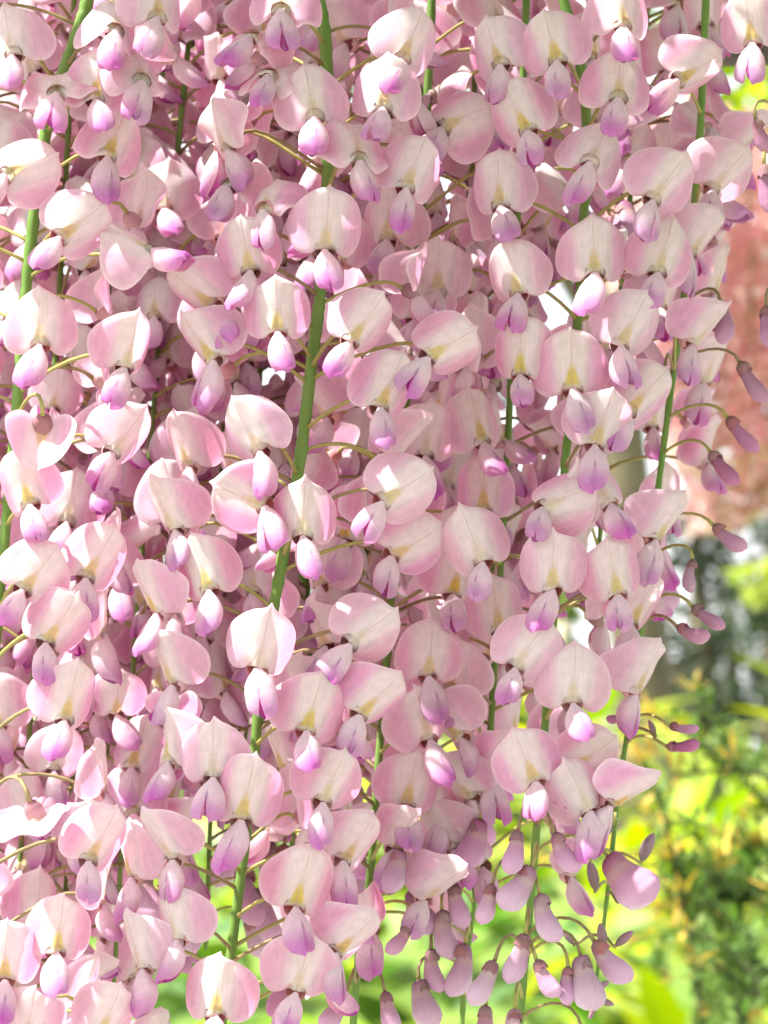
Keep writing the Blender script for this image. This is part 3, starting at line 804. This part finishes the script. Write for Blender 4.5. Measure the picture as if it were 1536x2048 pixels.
# ------------------------------------------------------------------ broad yellow-green bed plants
HB, HF = leaf_grid(0.30, 0.085, 9, 7, 0.35, 0.18)
def hosta_leaf(tone, name='leaf'):
    C = np.tile(np.array(tone), (len(HB), 1))
    C[:, :] *= (1 + 0.12 * np.cos(HB[:, 0] / 0.085 * 9))[:, None]
    return mesh(name, HB, HF, M_LEAF, C)
HLEAF = [hosta_leaf((0.42, 0.50, 0.03)), hosta_leaf((0.50, 0.55, 0.045)), hosta_leaf((0.28, 0.40, 0.03)), hosta_leaf((0.10, 0.20, 0.03))]
def hosta(x, y, size, n, tones, label, group, ls=1.0, narrow=1.0, up=0.95):
    o = bpy.data.objects.new('leafy_bed_plant', None); o.location = (x, y, gz(y)); col.objects.link(o)
    tag(o, label, 'plant', group)
    for i in range(n):
        a = random.uniform(0, 6.28); h = random.uniform(0.15, 0.62) * size; rr = random.uniform(0.02, 0.22) * size
        M = Matrix.Translation((rr * math.cos(a), rr * math.sin(a), h)) @ Matrix.Rotation(a - math.pi / 2, 4, 'Z') @ Matrix.Rotation(random.uniform(-0.2, up), 4, 'X') @ Matrix.Scale(size * ls * random.uniform(0.75, 1.2), 4) @ Matrix.Diagonal((narrow, 1, 1, 1))
        link('leaf', HLEAF[random.choice(tones)], o, M)
    V, F = tube_data([Vector((0, 0, 0)), Vector((0, 0, 0.3 * size)), Vector((0.02, 0, 0.6 * size))], [0.02, 0.015, 0.008], 6)
    link('stalk', mesh('stalk', V, F, M_STEM), o)
for i in range(11):
    hosta(-1.6 + i * 0.36 + random.uniform(-0.1, 0.1), random.uniform(9.0, 9.8), random.uniform(0.75, 1.0), 26, [0, 1, 1, 2], 'yellow-green broad-leaved plant in the sunlit bed beyond the curtain', 'broad-leaved plants in the bed')
for i in range(9):
    hosta(-1.6 + i * 0.46 + random.uniform(-0.1, 0.1), random.uniform(11.5, 12.5), random.uniform(0.8, 1.05), 24, [0, 1, 2], 'yellow-green broad-leaved plant in the sunlit bed beyond the curtain', 'broad-leaved plants in the bed')
for (px, Y, sz) in [(1372, 6.6, 1.45), (1480, 6.2, 1.35), (1300, 7.2, 1.4), (1545, 6.9, 1.5), (1420, 5.6, 1.3)]:
    hosta(at(px, 0, Y).x, Y, sz, 46, [0, 2, 2, 1, 3], 'tall yellow-green leafy plant standing close behind the yew shrub', 'tall leafy plants behind the yew', 0.46, 0.7, 1.35)
for i, (x, y) in enumerate([(-0.5, 7.6), (0.1, 7.9), (0.62, 7.7), (1.0, 8.1)]):
    hosta(x, y, 0.8, 22, [2, 3, 3], 'dark green broad-leaved plant at the near edge of the bed', 'dark plants at the bed edge')

# ------------------------------------------------------------------ yew with orange young tips
yew = tag(bpy.data.objects.new('yew_shrub', None), 'yew shrub with dark needles and orange young shoot tips', 'shrub')
YB = Vector((0.42, 2.2, 0)); yew.location = YB; col.objects.link(yew)
V, F = tube_data([Vector((0, 0, 0)), Vector((0.01, 0, 0.5)), Vector((-0.01, 0.02, 1.0)), Vector((0.0, 0.0, 1.25))], [0.03, 0.025, 0.016, 0.006], 8)
link('trunk', mesh('trunk', V, F, M_BARK), yew)
nb_, nf_ = leaf_grid(0.019, 0.0021, 3, 2, 0.1, 0.0)
mats, cols = [], []
def yew_twig(p0, p1, nsub, depth=0):
    pts = catmull([p0, (p0 + p1) / 2 + Vector((0, 0, 0.012)), p1], 14)
    pts = [Vector(p) for p in pts]
    V, F = tube_data(pts, [0.0026 * (1 - 0.7 * i / 13) * (0.45 if depth else 1) for i in range(14)], 5)
    link('branch', mesh('branch', V, F, M_TWIG), yew)
    ln = (p1 - p0).length
    nn = int(ln / 0.0015)
    ax = (p1 - p0).normalized()
    for j in range(nn):
        t = j / nn
        i = min(12, int(t * 13)); p = pts[i].lerp(pts[i + 1], t * 13 - i)
        a = random.uniform(0, 6.28)
        side = Vector((random.gauss(0, 1), random.gauss(0, 1), random.gauss(0, 0.6))).normalized()
        d = (side + ax * 0.75).normalized()
        q = d.to_track_quat('Y', 'Z').to_matrix().to_4x4()
        mats.append(Matrix.Translation(p) @ q @ Matrix.Scale(random.uniform(0.7, 1.15), 4))
        tip = sstep(0.74, 0.90, np.array([t]))[0] * 0.85 if depth else sstep(0.9, 0.96, np.array([t]))[0]
        g = random.uniform(0.7, 1.3)
        c = np.array((0.10, 0.19, 0.03)) * g * (1 - tip) + np.array((0.62, 0.38, 0.02)) * g * tip
        cols.append(c)
    for j in range(nsub):
        t = random.uniform(0.25, 0.95)
        i = int(t * 13); p = pts[min(i, 13)]
        d = (ax + Vector((random.gauss(0, 0.7), random.gauss(0, 0.7), random.gauss(0.1, 0.5)))).normalized()
        yew_twig(p, p + d * random.uniform(0.05, 0.11), 0, 1)
def yp(px, py, Y): return at(px, py, Y) - YB
for (a, b, Y, n) in [((1660, 1880), (1335, 1800), 2.15, 8), ((1680, 1620), (1345, 1548), 2.2, 5), ((1420, 2160), (1348, 1700), 2.1, 5), ((1640, 2010), (1390, 1935), 2.05, 5),
                     ((1500, 2160), (1440, 1860), 2.15, 5), ((1700, 1740), (1490, 1610), 2.25, 3), ((1610, 2110), (1490, 1985), 2.0, 4), ((1700, 1850), (1500, 1790), 2.15, 4)]:
    s_ = yp(*a, Y); e_ = yp(*b, Y)
    yew_twig(s_, e_, n)
    V, F = tube_data([Vector((0.0, 0.0, max(0.3, s_.z - 0.25))), (s_ + Vector((0, 0, s_.z - 0.25))) / 2 + Vector((s_.x * 0.1, 0, 0)), s_], [0.005, 0.004, 0.002], 6)
    link('branch', mesh('branch', V, F, M_TWIG), yew)
V, F, C = scatter(nb_, nf_, mats, cols)
tag(link('needles', mesh('needles', V, F, M_NEEDLE, C), yew), kind='stuff')

# ------------------------------------------------------------------ trees
def crown_mesh(name, centres, n, leafsize, tones, aspect=0.5, droop=0.3, flat=0.0):
    b, f = leaf_grid(leafsize, leafsize * aspect * 0.5, 3, 3, droop, 0.2)
    mats, cols = [], []
    for i in range(n):
        c, r = random.choice(centres)
        v = Vector((random.gauss(0, 1), random.gauss(0, 1), random.gauss(0, 1))).normalized() * (random.random() ** 0.45)
        p = Vector(c) + Vector((v.x * r[0], v.y * r[1], v.z * r[2]))
        mats.append(Matrix.Translation(p) @ Matrix.Rotation(random.uniform(0, 6.28), 4, 'Z') @ Matrix.Rotation(random.gauss(0, 0.7), 4, 'X') @ Matrix.Rotation(random.gauss(0, 0.6), 4, 'Y') @ Matrix.Scale(random.uniform(0.6, 1.3), 4))
        t = np.array(random.choice(tones)) * random.uniform(0.75, 1.25)
        cols.append(t)
    return mesh(name, *scatter(b, f, mats, cols)[:2], M_LEAF, scatter(b, f, mats, cols)[2])
def tree(name, loc, trunk_pts, trunk_r, limbs, centres, n, leafsize, tones, label, group=None, aspect=0.5):
    o = bpy.data.objects.new(name, None); o.location = (loc[0], loc[1], gz(loc[1])); col.objects.link(o); tag(o, label, 'tree', group)
    V, F = tube_data(catmull(trunk_pts, 16), np.interp(np.linspace(0, 1, 16), np.linspace(0, 1, len(trunk_r)), trunk_r), 12)
    tk = link('trunk', mesh('trunk', V, F, M_BARK), o)
    for (a, b_, r_) in limbs:
        m = (Vector(a) + Vector(b_)) / 2 + Vector((0, 0, 0.15))
        V, F = tube_data(catmull([a, m, b_], 10), np.linspace(r_, r_ * 0.3, 10), 7)
        link('limb', mesh('limb', V, F, M_BARK), o)
    link('crown', crown_mesh('crown', centres, n, leafsize, tones, aspect), o)
    return o
# trunk standing past the path
tx = at(1288, 1024, 15.0).x
tree('garden_tree', (tx, 15.0, 0), [(0.02, 0, -0.02), (0, 0, 0.5), (-0.05, 0, 1.2), (-0.12, 0.05, 2.2), (-0.1, 0.1, 4.0)], [0.20, 0.135, 0.125, 0.11, 0.07],
     [((-0.1, 0, 2.1), (-1.2, 0.3, 3.6), 0.05), ((-0.1, 0, 2.4), (0.9, 0.2, 3.9), 0.05), ((-0.1, 0, 3.0), (0.1, -0.8, 4.6), 0.04)],
     [((-1.2, 0.3, 4.0), (1.1, 1.0, 0.9)), ((0.9, 0.3, 4.3), (1.2, 1.0, 0.9)), ((0, -0.5, 5.0), (1.3, 1.2, 0.9))], 5000, 0.11,
     [(0.16, 0.26, 0.03), (0.22, 0.32, 0.04), (0.10, 0.18, 0.03)], 'slim-trunked garden tree standing behind the pale post by the path')
DK = [(0.030, 0.055, 0.028), (0.05, 0.085, 0.04), (0.07, 0.105, 0.05)]
for i, (px, Y, w, h, n) in enumerate([(1385, 21, 0.9, 2.5, 1700), (1530, 23, 1.1, 3.1, 2100), (1290, 27, 1.1, 2.8, 1800), (1450, 30, 1.2, 3.0, 1500), (900, 26, 2.0, 5.0, 5000), (400, 25, 2.2, 5.5, 5000), (1740, 20, 1.2, 3.4, 2600)]):
    x = at(px, 0, Y).x
    cs = []
    for k in range(44):
        t = random.random() ** 1.3
        a_ = random.uniform(0, 6.28); rr_ = w * 0.62 * (1 - 0.75 * t) * math.sqrt(random.random())
        q_ = random.uniform(0.10, 0.22)
        cs.append(((rr_ * math.cos(a_), rr_ * math.sin(a_), h * (0.10 + 0.85 * t)), (q_ * 1.4, q_ * 1.4, q_ * 0.7)))
    tree('conifer', (x, Y, 0), [(0, 0, 0), (0.03, 0, h * 0.5), (0, 0, h * 0.95)], [0.14, 0.09, 0.02], [((0, 0, h * 0.3), (w * 0.6, 0, h * 0.42), 0.04), ((0, 0, h * 0.45), (-w * 0.5, 0, h * 0.55), 0.035)], cs, n, 0.13, DK,
         'dark conifer with sky showing through its branches, beyond the path', 'dark conifers beyond the path', 0.35)
# bushes behind the bed and trees further along the garden
for i, (px, Y, w, h, n, lab) in enumerate([
    (470, 12.9, 0.55, 1.5, 1500, 'bright green leafy bush behind the bed, beyond the thickest stem'),
    (690, 13.3, 0.55, 1.8, 1600, 'bright green leafy bush behind the bed, between the thickest and bowed stems'),
    (900, 12.9, 0.50, 1.7, 1500, 'bright green leafy bush behind the bed, on the far side of the bowed stem')]):
    x = at(px, 0, Y).x
    cs = [((random.uniform(-0.7, 0.7) * w, random.uniform(-0.4, 0.4) * w, h * random.uniform(0.3, 0.95)), (0.20, 0.20, 0.14)) for k in range(16)]
    tree('garden_bush', (x, Y, 0), [(0, 0, 0), (0.02, 0, h * 0.5), (0, 0, h * 0.9)], [0.03, 0.02, 0.008], [((0, 0, h * 0.3), (w * 0.5, 0, h * 0.7), 0.012), ((0, 0, h * 0.4), (-w * 0.5, 0.1, h * 0.75), 0.012)],
         cs, n, 0.10, [(0.16, 0.28, 0.03), (0.26, 0.38, 0.04), (0.08, 0.16, 0.025)], lab, None, 0.7)
for i, (x, Y, w, h) in enumerate([(-7.5, 24, 2.4, 5.5), (-4.4, 28, 2.2, 4.8), (7.0, 25, 2.4, 5.2), (10.5, 27, 2.6, 6.0), (-11, 26, 2.6, 6.2)]):
    cs = [((random.uniform(-0.6, 0.6) * w, random.uniform(-0.6, 0.6) * w, h * random.uniform(0.25, 0.95)), (0.75, 0.75, 0.45)) for k in range(16)]
    tree('boundary_tree', (x, Y, 0), [(0, 0, 0), (0.05, 0, h * 0.4), (0, 0, h * 0.85)], [0.18, 0.13, 0.04], [((0, 0, h * 0.3), (w * 0.5, 0, h * 0.6), 0.06), ((0, 0, h * 0.35), (-w * 0.5, 0.2, h * 0.65), 0.06)],
         cs, 3200, 0.20, [(0.07, 0.13, 0.03), (0.10, 0.18, 0.035)], 'broad green tree along the far garden boundary', 'trees along the garden boundary', 0.6)
# light trees with yellow-green leaves against the sky
for i, (px, py, Y, n) in enumerate([(1395, 60, 10.0, 420), (1520, 240, 11.0, 330), (1490, 1150, 9.0, 60)]):
    p = at(px, py, Y)
    lab = ['loose yellow-green tree crown against the white sky', 'yellow-green tree crown hanging above the far pink racemes', 'thin sapling with bright green leaves in front of the conifers'][i]
    p.z -= gz(Y + 0.2)
    x0 = p.x + (0.35 if i < 2 else 0.2)
    tree('maple_tree' if i < 2 else 'sapling', (x0, Y + 0.2, 0), [(0, 0, 0), (0.02, 0, p.z * 0.5), (-0.05, 0, p.z * 0.98)], [0.05 if i < 2 else 0.012, 0.03 if i < 2 else 0.008, 0.01 if i < 2 else 0.004],
         [((-0.04, 0, p.z * 0.9), (p.x - x0, -0.2, p.z), 0.012 if i < 2 else 0.004)],
         [((p.x - x0, -0.2, p.z), (0.14, 0.3, 0.22)), ((p.x - x0 + 0.25, 0, p.z + 0.3), (0.3, 0.3, 0.3))] if i < 2 else [((p.x - x0 + 0.06, -0.2, p.z), (0.09, 0.1, 0.05))], n, 0.07, [(0.42, 0.50, 0.06), (0.34, 0.46, 0.05)], lab, None, 0.8)

# ------------------------------------------------------------------ far pink racemes on a second vine
MB_FAR = petal_mat('far_petal', 0.4, (1.0, 0.75, 0.78), 0.015, 0.6, 30.0, 0.0)
fb, ff = leaf_grid(0.021, 0.011, 4, 3, 0.5, 0.35)
def far_raceme(x, Y, ztop, length):
    o = bpy.data.objects.new('far_wisteria_raceme', None); o.location = (x, Y, ztop); col.objects.link(o)
    tag(o, 'distant blurred pink wisteria raceme hanging from the far vine', 'flower cluster', 'far racemes under the far vine')
    V, F = tube_data([Vector((0, 0, 0)), Vector((0.01, 0, -length / 2)), Vector((0, 0, -length))], [0.003, 0.0025, 0.001], 6)
    link('rachis', mesh('rachis', V, F, M_STEM), o)
    mats, cols = [], []
    n = int(length * 900)
    for i in range(n):
        t = random.random()
        a = random.uniform(0, 6.28); r = random.uniform(0.02, 0.065) * (1 - 0.55 * t ** 2)
        mats.append(Matrix.Translation((r * math.cos(a), r * math.sin(a), -length * t)) @ Matrix.Rotation(random.uniform(0, 6.28), 4, 'Z') @ Matrix.Rotation(random.uniform(-1.4, 1.4), 4, 'X') @ Matrix.Scale(random.uniform(0.8, 1.2), 4))
        cols.append(np.array(random.choice([(0.82, 0.52, 0.54), (0.84, 0.60, 0.60), (0.78, 0.44, 0.48), (0.82, 0.68, 0.58)])))
    V, F, C = scatter(fb, ff, mats, cols)
    tag(link('flowers', mesh('flowers', V, F, MB_FAR, C), o), kind='stuff')
for i in range(13):
    x = at(1275 + i * 34 + random.uniform(-8, 8), 0, 5.6).x
    far_raceme(x, 5.6 + random.uniform(-0.25, 0.25), at(1400, 262 + (40 if i % 2 else 0), 5.6).z + random.uniform(-0.03, 0.03), random.uniform(0.5, 0.66) * (1.0 if i > 1 else 0.85))

fv = tag(bpy.data.objects.new('far_wisteria_vine', None), 'distant thin twining branch carrying the far pink racemes', 'vine')
FV = at(1500, 255, 5.6); fv.location = FV; col.objects.link(fv)
V, F = tube_data(catmull([Vector((-0.22, 0, -0.01)), Vector((0, 0.02, 0.01)), Vector((0.3, -0.02, 0.0)), Vector((0.8, 0.0, 0.03)), Vector((1.5, 0.1, 0.1)), Vector((1.7, 0.1, -0.4)), Vector((1.68, 0.1, -FV.z))], 40), np.linspace(0.006, 0.03, 40), 8)
link('branch', mesh('branch', V, F, M_VINE), fv)
mats, cols = [], []
for i in range(60):
    mats.append(Matrix.Translation((random.uniform(-0.2, 1.2), random.uniform(-0.15, 0.15), random.uniform(-0.05, 0.12))) @ rand_rot())
    cols.append(np.array((0.30, 0.40, 0.05)) * random.uniform(0.8, 1.2))
V, F, C = scatter(lb, lf, mats, cols)
tag(link('leaves', mesh('leaves', V, F, M_LEAF, C), fv), kind='stuff')

# ------------------------------------------------------------------ pale post by the path
def post(px, Y, w, h, label):
    o = bpy.data.objects.new('post', None); o.location = (at(px, 0, Y).x, Y, gz(Y)); col.objects.link(o); tag(o, label, 'post')
    def lathe(name, prof):
        V, F = [], []
        n = 20
        for (r_, z_) in prof:
            for k in range(n):
                a = 2 * math.pi * k / n
                V.append((r_ * math.cos(a), r_ * math.sin(a), z_))
        for i in range(len(prof) - 1):
            for k in range(n):
                k2 = (k + 1) % n
                F.append((i * n + k, i * n + k2, (i + 1) * n + k2, (i + 1) * n + k))
        F.append(tuple((len(prof) - 1) * n + k for k in range(n)))
        link(name, mesh(name, V, F, M_TIMBER), o)
    lathe('shaft', [(w * 0.5, 0.0), (w * 0.5, h * 0.5), (w * 0.47, h - 0.06)])
    lathe('cap', [(w * 0.60, h - 0.058), (w * 0.62, h - 0.03), (w * 0.5, h), (w * 0.2, h + 0.03), (0.004, h + 0.035)])
post(1118, 15.2, 0.11, 1.35, 'pale cream timber post beside the gravel path')
